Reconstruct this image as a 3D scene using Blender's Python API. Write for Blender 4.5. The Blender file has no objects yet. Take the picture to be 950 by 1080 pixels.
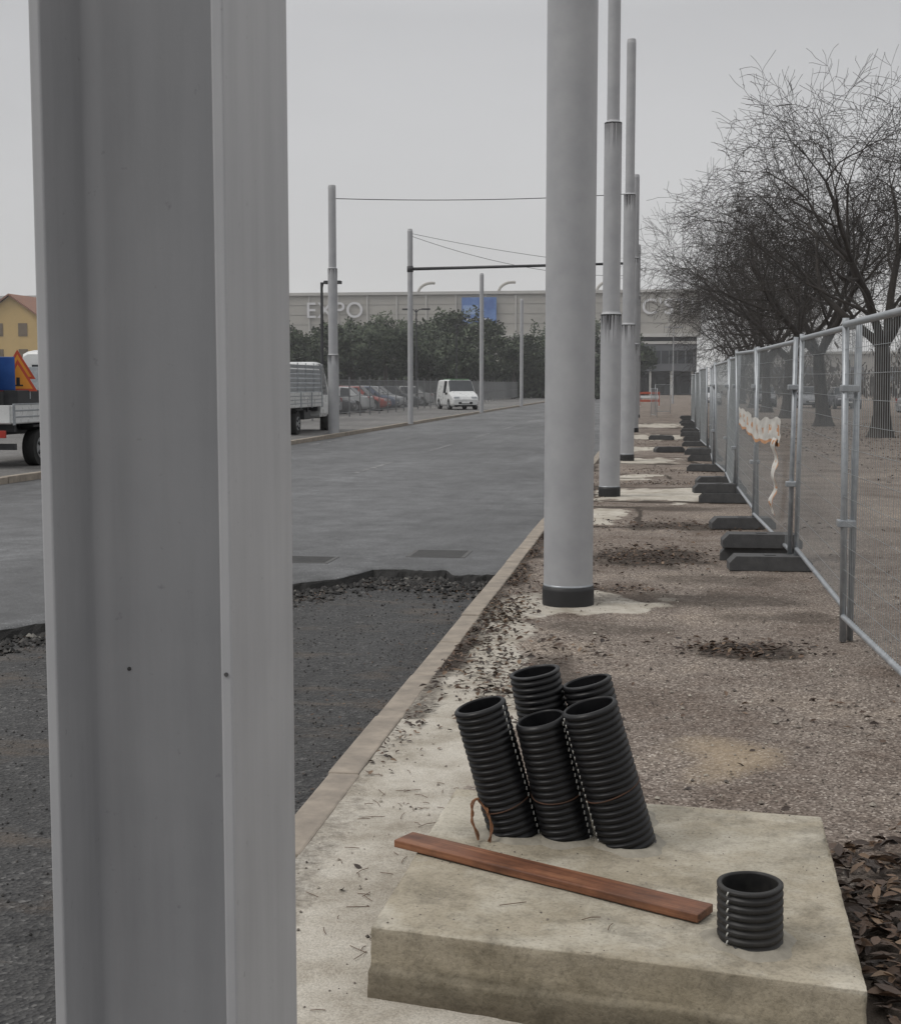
import bpy, bmesh, math, random
from mathutils import Vector, Matrix, noise
random.seed(7)
S = bpy.context.scene
S.view_settings.view_transform = 'Standard'
S.view_settings.look = 'None'
S.view_settings.exposure = 0
D = math.radians

# ---------------------------------------------------------------- materials
def newmat(name):
    m = bpy.data.materials.new(name); m.use_nodes = True
    nt = m.node_tree; b = nt.nodes['Principled BSDF']
    return m, nt, b
def ramp(nt, stops, interp='LINEAR'):
    r = nt.nodes.new('ShaderNodeValToRGB'); cr = r.color_ramp; cr.interpolation = interp
    while len(cr.elements) < len(stops): cr.elements.new(.5)
    for e, (p, c) in zip(cr.elements, stops):
        e.position = p
        e.color = (c, c, c, 1) if isinstance(c, (int, float)) else (*c, 1)
    return r
def noise_n(nt, scale, detail=4, rough=.6, vec=None):
    n = nt.nodes.new('ShaderNodeTexNoise'); n.inputs['Scale'].default_value = scale
    n.inputs['Detail'].default_value = detail; n.inputs['Roughness'].default_value = rough
    if vec is not None: nt.links.new(vec, n.inputs['Vector'])
    return n
def coords(nt, scale=None):
    t = nt.nodes.new('ShaderNodeTexCoord')
    if scale is None: return t.outputs['Object']
    mp = nt.nodes.new('ShaderNodeMapping'); mp.inputs['Scale'].default_value = scale
    nt.links.new(t.outputs['Object'], mp.inputs['Vector']); return mp.outputs['Vector']
def mixc(nt, fac, a, b, mode='MIX'):
    m = nt.nodes.new('ShaderNodeMixRGB'); m.blend_type = mode
    for s, v in ((0, fac), (1, a), (2, b)):
        if isinstance(v, bpy.types.NodeSocket): nt.links.new(v, m.inputs[s])
        elif isinstance(v, (int, float)): m.inputs[s].default_value = v if s == 0 else (v, v, v, 1)
        else: m.inputs[s].default_value = (*v, 1)
    return m.outputs[0]
def bump(nt, b, h, strength=.3, dist=.01):
    bp = nt.nodes.new('ShaderNodeBump'); bp.inputs['Strength'].default_value = strength
    bp.inputs['Distance'].default_value = dist
    nt.links.new(h, bp.inputs['Height']); nt.links.new(bp.outputs[0], b.inputs['Normal'])
def mat(name, c1, c2=None, scale=8, rough=.7, metal=0, bmp=.15, bdist=.003, vscale=None, rr=.1, bscale=None, spec=.5):
    m, nt, b = newmat(name)
    if c2 is None: c2 = tuple(x * .82 for x in c1)
    v = coords(nt, vscale)
    n = noise_n(nt, scale, 5, .62, v)
    r = ramp(nt, [(.3, c2), (.7, c1)]); nt.links.new(n.outputs['Fac'], r.inputs[0])
    nt.links.new(r.outputs[0], b.inputs['Base Color'])
    r2 = ramp(nt, [(.3, max(0, rough - rr)), (.7, min(1, rough + rr))]); nt.links.new(n.outputs['Fac'], r2.inputs[0])
    nt.links.new(r2.outputs[0], b.inputs['Roughness'])
    b.inputs['Metallic'].default_value = metal
    b.inputs['Specular IOR Level'].default_value = spec
    if bmp > 0:
        n2 = noise_n(nt, bscale or scale * 6, 4, .6, v); bump(nt, b, n2.outputs['Fac'], bmp, bdist)
    return m

# ---------------------------------------------------------------- geometry accumulator
class Geo:
    def __init__(s): s.v = []; s.f = []; s.m = []; s.sm = []
    def face(s, idx, m=0, sm=False): s.f.append(idx); s.m.append(m); s.sm.append(sm)
    def poly(s, pts, m=0):
        o = len(s.v); s.v += [tuple(p) for p in pts]; s.face(tuple(range(o, o + len(pts))), m)
    def box(s, x0, x1, y0, y1, z0, z1, m=0):
        o = len(s.v)
        s.v += [(x0,y0,z0),(x1,y0,z0),(x1,y1,z0),(x0,y1,z0),(x0,y0,z1),(x1,y0,z1),(x1,y1,z1),(x0,y1,z1)]
        for q in ((0,3,2,1),(4,5,6,7),(0,1,5,4),(1,2,6,5),(2,3,7,6),(3,0,4,7)):
            s.face(tuple(o + i for i in q), m)
    def tube(s, p0, p1, r0, r1=None, n=8, m=0, cap=False):
        p0 = Vector(p0); p1 = Vector(p1); r1 = r0 if r1 is None else r1
        d = (p1 - p0).normalized()
        a = Vector((0,0,1)) if abs(d.z) < .9 else Vector((1,0,0))
        u = d.cross(a).normalized(); w = d.cross(u)
        o = len(s.v)
        for p, r in ((p0, r0), (p1, r1)):
            for i in range(n):
                t = 2*math.pi*i/n
                s.v.append(tuple(p + u*(r*math.cos(t)) + w*(r*math.sin(t))))
        for i in range(n):
            j = (i+1) % n; s.face((o+i, o+n+i, o+n+j, o+j), m, True)
        if cap:
            s.face(tuple(o+i for i in range(n)), m); s.face(tuple(o+n+n-1-i for i in range(n)), m)
    def path(s, pts, r, n=6, m=0):
        for a, b in zip(pts, pts[1:]): s.tube(a, b, r, r, n, m)
    def lathe(s, prof, n=32, m=0, cx=0, cy=0, fn=None):
        o = len(s.v)
        for (r, z, *mm) in prof:
            for i in range(n):
                t = 2*math.pi*i/n
                rr = r*(1+(fn(t, z) if fn else 0))
                s.v.append((cx+rr*math.cos(t), cy+rr*math.sin(t), z))
        for k in range(len(prof)-1):
            mi = prof[k][2] if len(prof[k]) > 2 else m
            for i in range(n):
                j = (i+1) % n
                s.face((o+k*n+i, o+k*n+j, o+(k+1)*n+j, o+(k+1)*n+i), mi, True)
    def disc(s, c, r, axis='x', n=20, m=0):
        pts = []
        for i in range(n):
            t = 2*math.pi*i/n; a, b = r*math.cos(t), r*math.sin(t)
            pts.append({'x': (c[0], c[1]+a, c[2]+b), 'y': (c[0]+a, c[1], c[2]+b), 'z': (c[0]+a, c[1]+b, c[2])}[axis])
        s.poly(pts, m)
    def mesh(s, name, mats):
        me = bpy.data.meshes.new(name); me.from_pydata(s.v, [], s.f)
        for m in mats: me.materials.append(m)
        me.polygons.foreach_set('material_index', s.m)
        me.polygons.foreach_set('use_smooth', s.sm)
        me.update(); return me
    def build(s, name, mats, parent=None, loc=(0,0,0), rot=(0,0,0), bevel=0):
        o = bpy.data.objects.new(name, s.mesh(name, mats)); S.collection.objects.link(o)
        o.location = loc; o.rotation_euler = rot
        if parent: o.parent = parent
        if bevel:
            b = o.modifiers.new('bevel', 'BEVEL'); b.width = bevel; b.segments = 2; b.limit_method = 'ANGLE'; b.angle_limit = D(50)
        return o
def empty(name, loc=(0,0,0), rotz=0):
    e = bpy.data.objects.new(name, None); S.collection.objects.link(e); e.location = loc
    e.rotation_euler = (0, 0, rotz); e.empty_display_size = .2; return e
def inst(name, me, loc, rot=(0,0,0), sc=1, parent=None):
    o = bpy.data.objects.new(name, me); S.collection.objects.link(o); o.location = loc; o.rotation_euler = rot
    o.scale = (sc,)*3 if isinstance(sc, (int, float)) else sc
    if parent: o.parent = parent
    return o
def nz(x, y, s, z=0.): return noise.noise(Vector((x*s, y*s, z)))
def sstep(a, b, x):
    t = max(0, min(1, (x-a)/(b-a))); return t*t*(3-2*t)

# ---------------------------------------------------------------- common mats
def steelmat():
    m, nt, b = newmat('painted_steel'); L = nt.links
    n1 = noise_n(nt, 3.0, 6, .65, coords(nt)); r1 = ramp(nt, [(.3,(.335,.342,.358)),(.7,(.395,.40,.412))]); L.new(n1.outputs['Fac'], r1.inputs[0])
    n2 = noise_n(nt, 4.0, 5, .6, coords(nt, (9,9,.7))); r2 = ramp(nt, [(.3,.93),(.6,1.02)]); L.new(n2.outputs['Fac'], r2.inputs[0])
    n3 = noise_n(nt, 60, 3, .6, coords(nt)); r3 = ramp(nt, [(.24,.80),(.32,1.)]); L.new(n3.outputs['Fac'], r3.inputs[0])
    c = mixc(nt, 1., mixc(nt, 1., r1.outputs[0], r2.outputs[0], 'MULTIPLY'), r3.outputs[0], 'MULTIPLY'); L.new(c, b.inputs['Base Color'])
    r4 = ramp(nt, [(.3,.46),(.7,.64)]); L.new(n1.outputs['Fac'], r4.inputs[0]); L.new(r4.outputs[0], b.inputs['Roughness'])
    n5 = noise_n(nt, 240, 3, .6, coords(nt)); n6 = noise_n(nt, 14, 3, .5, coords(nt))
    bump(nt, b, mixc(nt, .5, n5.outputs['Fac'], n6.outputs['Fac']), .16, .0016); return m
M_steel = steelmat()
M_pole = mat('pole_paint', (.385,.39,.40), (.31,.315,.33), 3, .48, 0, .08, .001, bscale=90)
M_galv = mat('galvanised', (.40,.42,.44), (.26,.28,.30), 14, .42, .45, .05)
M_wire = mat('fence_wire', (.36,.38,.39), (.25,.27,.28), 10, .5, .3, 0)
M_black = mat('black_rubber', (.018,.018,.019), (.01,.01,.011), 8, .55, 0, .2)
M_dark = mat('dark_metal', (.06,.062,.065), (.035,.036,.04), 6, .5, .3, .1)
M_white = mat('white_paint', (.66,.67,.67), (.55,.56,.56), 3, .4, 0, .05)
M_conc = mat('kerb_concrete', (.33,.285,.235), (.18,.156,.13), 7, .9, 0, .5, .004, bscale=60)
M_foot = mat('fence_foot_concrete', (.085,.085,.085), (.045,.045,.047), 9, .85, 0, .5, .004, bscale=60)
M_glass = mat('dark_glass', (.03,.035,.04), (.02,.024,.028), 2, .12, 0, 0, rr=.05)
M_tyre = mat('tyre', (.02,.02,.02), (.014,.014,.014), 10, .85, 0, .1)
M_hub = mat('hub', (.35,.36,.37), (.25,.26,.27), 10, .4, .5, 0)

# ---------------------------------------------------------------- pavement
patches = [(-.5,10.2,.5,.6),(-.78,17,.4,1.1),(.0,20.5,.9,1.2),(-.35,24.4,.4,.5),(-.1,29.6,.7,1.1),(-.2,35,.6,1.2),(.1,43,.9,2.0),(.0,55,1.,2.8)]
def masks(x, y):
    w = 0
    if y < 11.5:
        thr = -.70 + .24*nz(x, y, 1.1) + .13*nz(x, y, 4, 3) + (.22*sstep(5.2,3.4,y)) - .14*sstep(7, 10, y)
        fade = sstep(11.3, 9.6, y + .6*nz(x, y, 2, 5))
        w = sstep(-.10, .10, thr-x)*fade
    for (cx, cy, rx, ry) in patches:
        d = max(abs(x-cx)/rx, abs(y-cy)/ry) if cy > 12 else math.hypot((x-cx)/rx, (y-cy)/ry)
        d += .85*nz(x, y, 1.3, 7)+.55*nz(x,y,4,2)
        w = max(w, sstep(1.12, .82, d))
    if y < 3.5: w = max(w, .72)
    dk = sstep(-1.0, -1.14, x + .16*nz(x, y, 1.7, 9)) * (.68 + .55*nz(x, y, .8, 4))*(1 if y > 6.5 else .45)
    for (cx, cy, rx, ry) in patches[1:]:
        d = max(abs(x-cx-.1)/rx, abs(y-cy-.15)/ry)+.3*nz(x, y, 1.6, 1)
        dk = max(dk, sstep(.16, .04, abs(d-1.15))*.95)
    for (cx, cy, rx, ry, s) in ((-.05,13.1,.8,.9,.8),(.55,8.5,.4,.35,.7),(.9,3.6,.55,1.3,1.),(-.3,9.2,.6,.35,.45),(.3,10.5,1.2,.5,.55),(.4,16,1,.6,.7),(.6,11.6,.8,.4,.5),(-.3,7.2,.5,.5,.3),(.9,9.8,.5,.3,.5),(.3,18.3,.8,.5,.6),(-.55,7.6,.25,.7,.6)):
        d = math.hypot((x-cx)/rx, (y-cy)/ry)+.45*nz(x, y, 3, 2)
        dk = max(dk, s*sstep(1.1, .5, d))
    sd = sstep(1.1, .1, math.hypot((x-.3)/.34, (y-6.05)/.6)+.5*nz(x, y, 3))*.75
    return w, dk, sd
def gh(x, y):
    w, dk, sd = masks(x, y)
    return .012 + .010*nz(x, y, .9) + .006*nz(x, y, 5, 2) + .0035*nz(x, y, 16, 4) + (.012*w if y > 3.6 else -.006)
def ground_mat():
    m, nt, b = newmat('pavement_gravel')
    L = nt.links; v = coords(nt)
    at = nt.nodes.new('ShaderNodeAttribute'); at.attribute_name = 'masks'
    sp = nt.nodes.new('ShaderNodeSeparateColor'); L.new(at.outputs['Color'], sp.inputs[0])
    vo = nt.nodes.new('ShaderNodeTexVoronoi'); vo.inputs['Scale'].default_value = 95; L.new(v, vo.inputs['Vector'])
    bw = nt.nodes.new('ShaderNodeRGBToBW'); L.new(vo.outputs['Color'], bw.inputs[0])
    g = ramp(nt, [(.1,(.075,.062,.053)),(.45,(.160,.136,.118)),(.75,(.242,.211,.186)),(.93,(.43,.395,.36))]); L.new(bw.outputs[0], g.inputs[0])
    n1 = noise_n(nt, .8, 7, .7, v); r1 = ramp(nt, [(.30,(.46,.40,.35)),(.42,(.78,.72,.68)),(.52,(1.,.97,.945)),(.68,(1.34,1.29,1.21))]); L.new(n1.outputs['Fac'], r1.inputs[0])
    gc = mixc(nt, 1., g.outputs[0], r1.outputs[0], 'MULTIPLY')
    nw = noise_n(nt, 26, 6, .7, v)
    n3 = noise_n(nt, 3, 7, .72, v)
    wcol = ramp(nt, [(.25,(.25,.218,.175)),(.40,(.37,.335,.28)),(.55,(.49,.455,.395)),(.74,(.58,.55,.49))]); L.new(n3.outputs['Fac'], wcol.inputs[0])
    n4 = noise_n(nt, 140, 3, .7, v); r4 = ramp(nt, [(.35,.70),(.6,1.05)]); L.new(n4.outputs['Fac'], r4.inputs[0])
    wc = mixc(nt, 1., wcol.outputs[0], r4.outputs[0], 'MULTIPLY')
    def thr(sock, lo, hi, amt):
        ma = nt.nodes.new('ShaderNodeMath'); ma.operation = 'MULTIPLY_ADD'; L.new(nw.outputs['Fac'], ma.inputs[0]); ma.inputs[1].default_value = amt
        L.new(sock, ma.inputs[2]); r = ramp(nt, [(lo, 0.), (hi, 1.)])
        m2 = nt.nodes.new('ShaderNodeMath'); m2.operation = 'MULTIPLY'; m2.inputs[1].default_value = .5; L.new(ma.outputs[0], m2.inputs[0]); L.new(m2.outputs[0], r.inputs[0]); return r.outputs[0]
    fw = thr(sp.outputs[0], .49, .66, 1.4)
    c = mixc(nt, fw, gc, wc)
    fs = thr(sp.outputs[2], .3, .85, .9)
    c = mixc(nt, fs, c, (.34,.265,.175))
    fd = thr(sp.outputs[1], .36, .62, 1.0)
    dkc = mixc(nt, nw.outputs['Fac'], (.028,.022,.018), (.078,.061,.048))
    c = mixc(nt, fd, c, dkc)
    L.new(c, b.inputs['Base Color']); b.inputs['Roughness'].default_value = .88
    b.inputs['Specular IOR Level'].default_value = .25
    h = mixc(nt, fw, vo.outputs['Distance'], n4.outputs['Fac'])
    bump(nt, b, h, .65, .008)
    return m
M_pav = ground_mat()
xs = []; x = -1.2
while x < 3.6: xs.append(x); x += .045 if x < 1.6 else .12
ys = []; y = 1.2
while y < 75: ys.append(y); y += .045 if y < 8 else .045*(y/8)**1.2
g = Geo(); cols = []
for yy in ys:
    for xx in xs:
        mk = masks(xx, yy); cols.append(mk)
        g.v.append((xx, yy, gh(xx, yy)*(1 if xx < 3.3 else max(0, (3.6-xx)/.3))))
nx = len(xs)
for j in range(len(ys)-1):
    for i in range(nx-1):
        a = j*nx+i; g.face((a, a+1, a+nx+1, a+nx), 0, True)
pav = g.build('pavement', [M_pav])
ca = pav.data.color_attributes.new('masks', 'FLOAT_COLOR', 'POINT')
flat = []
for c in cols: flat += [c[0], c[1], c[2], 1.]
ca.data.foreach_set('color', flat)

g = Geo(); g.box(-1.2, 70, -6, 330, -.14, -.012); g.build('pavement_base', [M_pav])

# ground sheet
M_ground = mat('ground_earth', (.14,.13,.115), (.09,.085,.075), .4, .95, 0, .3)
g = Geo(); g.poly([(-1500,-400,-.19),(1500,-400,-.19),(1500,2600,-.19),(-1500,2600,-.19)]); g.build('ground', [M_ground])

# ---------------------------------------------------------------- road
def asphalt(name, lo, hi, sc, rough, pat, bs, bd, dirt=None, stretch=(1.3,.22,1), blot=(.75,1.2)):
    m, nt, b = newmat(name); L = nt.links; v = coords(nt)
    vo = nt.nodes.new('ShaderNodeTexVoronoi'); vo.inputs['Scale'].default_value = sc; L.new(v, vo.inputs['Vector'])
    bw = nt.nodes.new('ShaderNodeRGBToBW'); L.new(vo.outputs['Color'], bw.inputs[0])
    r = ramp(nt, [(.15, lo), (.8, hi), (.97, tuple(min(1, k*2.4) for k in hi))]); L.new(bw.outputs[0], r.inputs[0])
    mp = coords(nt, stretch); n = noise_n(nt, .6, 6, .7, mp); r2 = ramp(nt, [(.3, pat[0]), (.5, 1.), (.7, pat[1])]); L.new(n.outputs['Fac'], r2.inputs[0])
    n3 = noise_n(nt, 2.4, 6, .75, v); r3 = ramp(nt, [(.35,blot[0]),(.65,blot[1])]); L.new(n3.outputs['Fac'], r3.inputs[0])
    c = mixc(nt, 1., mixc(nt, 1., r.outputs[0], r2.outputs[0], 'MULTIPLY'), r3.outputs[0], 'MULTIPLY')
    n9 = noise_n(nt, .28, 5, .65, coords(nt, (1,.45,1))); r9 = ramp(nt, [(.38,blot[0]),(.5,1.),(.64,blot[1]*1.05)]); L.new(n9.outputs['Fac'], r9.inputs[0]); c = mixc(nt, 1., c, r9.outputs[0], 'MULTIPLY')
    if dirt:
        n6 = noise_n(nt, 1.1, 7, .72, coords(nt, (.7,1.6,1))); r6 = ramp(nt, [(.54,0.),(.67,.8)]); L.new(n6.outputs['Fac'], r6.inputs[0])
        c = mixc(nt, r6.outputs[0], c, dirt)
    L.new(c, b.inputs['Base Color'])
    r5 = ramp(nt, [(.35, rough-.16), (.65, rough+.14)]); L.new(n.outputs['Fac'], r5.inputs[0]); L.new(r5.outputs[0], b.inputs['Roughness'])
    bump(nt, b, vo.outputs['Distance'], bs, bd); return m
M_road = asphalt('road_asphalt', (.050,.051,.053), (.090,.092,.095), 120, .60, (.6,1.65), .25, .004, blot=(.66,1.27))
M_rough = asphalt('milled_asphalt', (.015,.015,.016), (.050,.049,.048), 60, .75, (.7,1.4), .9, .014, dirt=(.085,.066,.05))
M_edge = mat('asphalt_edge', (.025,.024,.023), (.01,.01,.01), 20, .9, 0, .8, .01)
edge_pts = [(-11,7.6),(-7,8.1),(-4.6,9.0),(-3.2,11.4),(-2.75,12.0),(-2.6,12.6),(-1.9,12.6),(-1.8,12.3),(-1.34,12.4)]
def edgeY(x):
    for (a, ya), (b, yb) in zip(edge_pts, edge_pts[1:]):
        if a <= x <= b: return ya+(yb-ya)*(x-a)/(b-a)
    return 8
def lkerb(y): return -10.2 - .9*sstep(40, 22, y) - .8*sstep(24, 5, y)
g = Geo(); n = 260; rows = []
for i in range(n+1):
    t = i/n
    x = -11.9+(11.9-1.34)*t
    ye = edgeY(max(-11, x)) + .10*nz(x, 0, 2.2)+.06*nz(x, 0, 8)+.03*nz(x, 0, 25)
    rows.append((x, ye))
K = [0, .12, .5, 2, 6, 15, 40, 100, 330]
for (x, ye) in rows:
    g.v.append((x+.01*random.random(), ye-.05-.06*random.random(), -.165))
    g.v.append((x, ye-.012-.02*random.random(), -.105))
    for k in K: g.v.append((x, ye+k if k < 100 else (100 if k == 100 else 330), -.085-.008*random.random() if k == 0 else -.075))
w = len(K)+2
for i in range(n):
    for k in range(w-1):
        a = i*w+k; g.face((a, a+w, a+w+1, a+1), 1 if k < 2 else 0, k >= 2)
g.build('road', [M_road, M_edge])
g = Geo(); X0 = -11.5; nxr = 210; nyr = 240
def rh(xx, yy):
    ed = max(0, 1-abs(edgeY(max(-11, xx))-.55-yy)/1.0)
    return -.158+.010*nz(xx, yy, 1.4)+.007*nz(xx, yy, 7, 3)+ed*(.02*nz(xx, yy, 4)+.022*nz(xx,yy,11)+.012*nz(xx,yy,24))
for j in range(nyr+1):
    yy = .8+12.4*j/nyr
    for i in range(nxr+1):
        xx = X0+(-1.33-X0)*i/nxr; g.v.append((xx, yy, rh(xx, yy)))
for j in range(nyr):
    for i in range(nxr):
        a = j*(nxr+1)+i; g.face((a, a+1, a+nxr+2, a+nxr+1), 0, True)
g.build('excavated_road', [M_rough])
# worn lane paint on the road
def worn():
    m, nt, b = newmat('worn_road_paint'); v = coords(nt); L = nt.links
    n = noise_n(nt, 5, 8, .75, v); r = ramp(nt, [(.42,(.075,.076,.078)),(.60,(.24,.24,.24))]); L.new(n.outputs['Fac'], r.inputs[0]); L.new(r.outputs[0], b.inputs['Base Color']); b.inputs['Roughness'].default_value = .7; return m
g = Geo()
for k in range(9):
    y = 17+k*9; g.poly([(-5.8,y,-.071),(-5.68,y,-.071),(-5.68,y+4,-.071),(-5.8,y+4,-.071)])
g.poly([(-9.75,38,-.071),(-9.63,38,-.071),(-9.63,140,-.071),(-9.75,140,-.071)])
g.build('lane_marking', [worn()])
# drain covers in road
MCV = mat('cover_iron', (.095,.094,.092), (.06,.06,.059), 12, .75, 0)
for (cx, cy, sx, sy) in ((-2.15,13.75,.30,.3),(-3.5,13.1,.4,.25)):
    g = Geo(); g.box(cx-sx, cx+sx, cy-sy, cy+sy, -.08, -.071, 0)
    for k in range(9):
        yk = cy-sy+.05+k*(2*sy-.1)/8; g.box(cx-sx+.04, cx+sx-.04, yk-.008, yk+.008, -.071, -.068, 1)
    g.build('drain_cover', [MCV, M_foot])

# kerbs
def kerb(name, xf, y0, y1, w, z1, seg=1.0, side=0):
    g = Geo(); y = y0
    while y < y1:
        dx = random.uniform(-.006, .006); dz = random.uniform(-.006, .006)
        xa, xb = xf(y)+dx, xf(y+seg)+dx; o = len(g.v); ya, yb = y+.004, y+seg-.004
        g.v += [(xa,ya,-.18),(xa+w,ya,-.18),(xb+w,yb,-.18),(xb,yb,-.18),(xa,ya,z1+dz),(xa+w,ya,z1+dz),(xb+w,yb,z1+dz),(xb,yb,z1+dz)]
        for q in ((0,3,2,1),(4,5,6,7),(0,1,5,4),(1,2,6,5),(2,3,7,6),(3,0,4,7)): g.face(tuple(o+i for i in q))
        y += seg
    return g.build(name, [M_conc], bevel=.010)
kerb('kerb', lambda y: -1.335, 1.5, 200, .135, .028)
kerb('kerb', lambda y: lkerb(y)-.15, 6, 200, .15, .045, 1.5)
M_pav2 = asphalt('pavement_asphalt', (.085,.083,.08), (.145,.14,.135), 60, .85, (.8,1.2), .2, .004)
g = Geo(); yy = [0,6,10,14,18,22,25,28,31,34,37,40,60,330]
for y in yy: g.v += [(-120,y,.03),(lkerb(y)-.15,y,.03)]
for i in range(len(yy)-1): g.face((2*i, 2*i+1, 2*i+3, 2*i+2))
g.build('pavement', [M_pav2])

# ---------------------------------------------------------------- concrete slab
def conc_mat():
    m, nt, b = newmat('cast_concrete'); L = nt.links; v = coords(nt)
    n = noise_n(nt, 2.2, 8, .7, v); r = ramp(nt, [(.28,(.26,.232,.183)),(.42,(.36,.33,.268)),(.55,(.435,.403,.338)),(.74,(.52,.485,.415))]); L.new(n.outputs['Fac'], r.inputs[0])
    n2 = noise_n(nt, 90, 4, .7, v); r2 = ramp(nt, [(.3,.72),(.5,1.),(.7,1.08)]); L.new(n2.outputs['Fac'], r2.inputs[0])
    c = mixc(nt, 1., r.outputs[0], r2.outputs[0], 'MULTIPLY')
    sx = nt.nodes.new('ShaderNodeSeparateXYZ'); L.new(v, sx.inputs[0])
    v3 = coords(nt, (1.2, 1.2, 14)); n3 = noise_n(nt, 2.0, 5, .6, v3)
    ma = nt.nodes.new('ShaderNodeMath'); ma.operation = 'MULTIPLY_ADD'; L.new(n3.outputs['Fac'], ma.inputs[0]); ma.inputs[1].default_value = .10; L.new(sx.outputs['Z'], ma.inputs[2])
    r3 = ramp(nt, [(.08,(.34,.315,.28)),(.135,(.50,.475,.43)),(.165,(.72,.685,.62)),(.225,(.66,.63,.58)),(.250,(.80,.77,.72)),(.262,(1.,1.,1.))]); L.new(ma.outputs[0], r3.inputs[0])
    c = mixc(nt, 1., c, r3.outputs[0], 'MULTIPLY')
    vo = nt.nodes.new('ShaderNodeTexVoronoi'); vo.inputs['Scale'].default_value = 15; L.new(v, vo.inputs['Vector'])
    r4 = ramp(nt, [(.03,.35),(.07,1.)]); L.new(vo.outputs['Distance'], r4.inputs[0])
    c = mixc(nt, .6, c, r4.outputs[0], 'MULTIPLY')
    n7 = noise_n(nt, 7, 7, .75, v); r7 = ramp(nt, [(.38,.74),(.5,1.),(.7,1.06)]); L.new(n7.outputs['Fac'], r7.inputs[0]); c = mixc(nt, 1., c, r7.outputs[0], 'MULTIPLY')
    L.new(c, b.inputs['Base Color']); b.inputs['Roughness'].default_value = .9; b.inputs['Specular IOR Level'].default_value = .2
    bump(nt, b, mixc(nt, .4, n2.outputs['Fac'], n7.outputs['Fac']), .7, .008); return m
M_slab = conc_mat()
bm = bmesh.new(); bmesh.ops.create_cube(bm, size=2); bmesh.ops.subdivide_edges(bm, edges=bm.edges[:], cuts=90, use_grid_fill=True)
C = [Vector((-.735,3.49)), Vector((.525,3.28)), Vector((.575,4.64)), Vector((-.69,4.78))]
for vv in bm.verts:
    u, v_, w_ = vv.co; uu, v2 = (u+1)/2, (v_+1)/2
    p = C[0]*(1-uu)*(1-v2)+C[1]*uu*(1-v2)+C[2]*uu*v2+C[3]*(1-uu)*v2
    z = -.03+.233*(w_+1)/2
    top = w_ > .999; sx = abs(u) > .999; sy = abs(v_) > .999
    q = Vector((p.x, p.y, z)); nn = noise.noise(q*4); n2 = noise.noise(q*30)
    if top: z += .003*nn+.0010*n2
    if sx: p = p+Vector((1 if u < 0 else -1, 0))*(.003+.003*abs(nn)+.0022*n2)
    if sy: p = p+Vector((0, 1 if v_ < 0 else -1))*(.003+.003*abs(nn)+.0022*n2)
    if top and (sx or sy):
        z -= .001+.004*abs(n2)+.014*max(0, noise.noise(q*9)-.2); c = (C[0]+C[2])/2; p = p+(c-p).normalized()*(.001+.012*max(0, n2+nn-.1))
    if not top and (sx or sy):
        c = (C[0]+C[2])/2; k = 1-(w_+1)/2; p = p+(p-c).normalized()*(.006*k+.008*sstep(.45, .55, k+.06*nn))
    vv.co = (p.x, p.y, z)
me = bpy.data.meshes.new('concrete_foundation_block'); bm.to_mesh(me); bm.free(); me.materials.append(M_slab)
for p in me.polygons: p.use_smooth = True
o = bpy.data.objects.new('concrete_foundation_block', me); S.collection.objects.link(o)

# ---------------------------------------------------------------- corrugated pipes
M_pipe = mat('black_polyethylene', (.011,.011,.012), (.006,.006,.007), 12, .42, 0, .15, .001, bscale=60, spec=.3)
M_pdust = mat('dusty_polyethylene', (.035,.033,.03), (.009,.009,.01), 9, .55, 0, .2, .001, bscale=60, spec=.35)
M_string = mat('white_string', (.55,.55,.53), (.35,.35,.33), 40, .8, 0, .2)
M_rust = mat('rust_wire', (.085,.038,.02), (.04,.02,.012), 30, .8, 0, .2)
def pipe(base, top, R=.083, pitch=.0215, string=None, ring=None, seed=0, dusty=0):
    base = Vector(base); top = Vector(top); d = top-base; L = d.length
    e = empty('corrugated_pipe', base); e.rotation_mode = 'QUATERNION'; e.rotation_quaternion = Vector((0,0,1)).rotation_difference(d.normalized())
    g = Geo(); prof = []; z = -.06
    while z < L-.004:
        for (dz, dr) in ((0,-.0078),(.18,-.0078),(.30,-.001),(.40,0),(.72,0),(.82,-.001)):
            zz = z+dz*pitch
            if zz < L: prof.append((R+dr, zz))
        z += pitch
    prof.append((R-.006, L)); prof.append((R-.0125, L+.001)); 
    z = L-.006
    while z > L-.30 and z > 0:
        prof.append((R-.0135, z)); prof.append((R-.0115, z-pitch*.5)); z -= pitch
    prof.append((.001, z))
    rnd = random.Random(seed); ph = rnd.uniform(0, 6)
    g.lathe(prof, 48, 0, fn=lambda t, z: .024*math.sin(2*t+ph)+.006*math.sin(5*t+z*20+ph)+.004*math.sin(z*11+t))
    mm = M_pdust if dusty else M_pipe
    g.build('pipe_wall', [mm], e)
    if string is not None:
        g = Geo(); z = pitch*.5-.02
        while z < L-.005:
            t = string+.05*math.sin(z*9+seed); r = (R+.001)*(1+.024*math.sin(2*t+ph))
            c = Vector((r*math.cos(t), r*math.sin(t), z)); tg = Vector((-math.sin(t), math.cos(t), 0))
            g.tube(c-tg*.003-Vector((0,0,.0055)), c+tg*.002+Vector((0,0,.0055)), .0021, .0021, 6, 0, True); z += pitch
        g.build('string', [M_string], e)
    if ring:
        g = Geo(); pts = []
        for i in range(41):
            t = 2*math.pi*i/40; r = (R-.0005)*(1+.024*math.sin(2*t+ph)); pts.append((r*math.cos(t), r*math.sin(t), ring+.012*math.sin(t+ph)))
        g.path(pts, .0025, 5); g.build('tie_wire', [M_rust], e)
    return e
pipe((-.425,4.32,.19),(-.540,4.28,.63), string=-.35, ring=.13, seed=1)
pipe((-.255,4.31,.19),(-.345,4.27,.595), string=-.45, ring=.17, seed=2)
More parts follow.
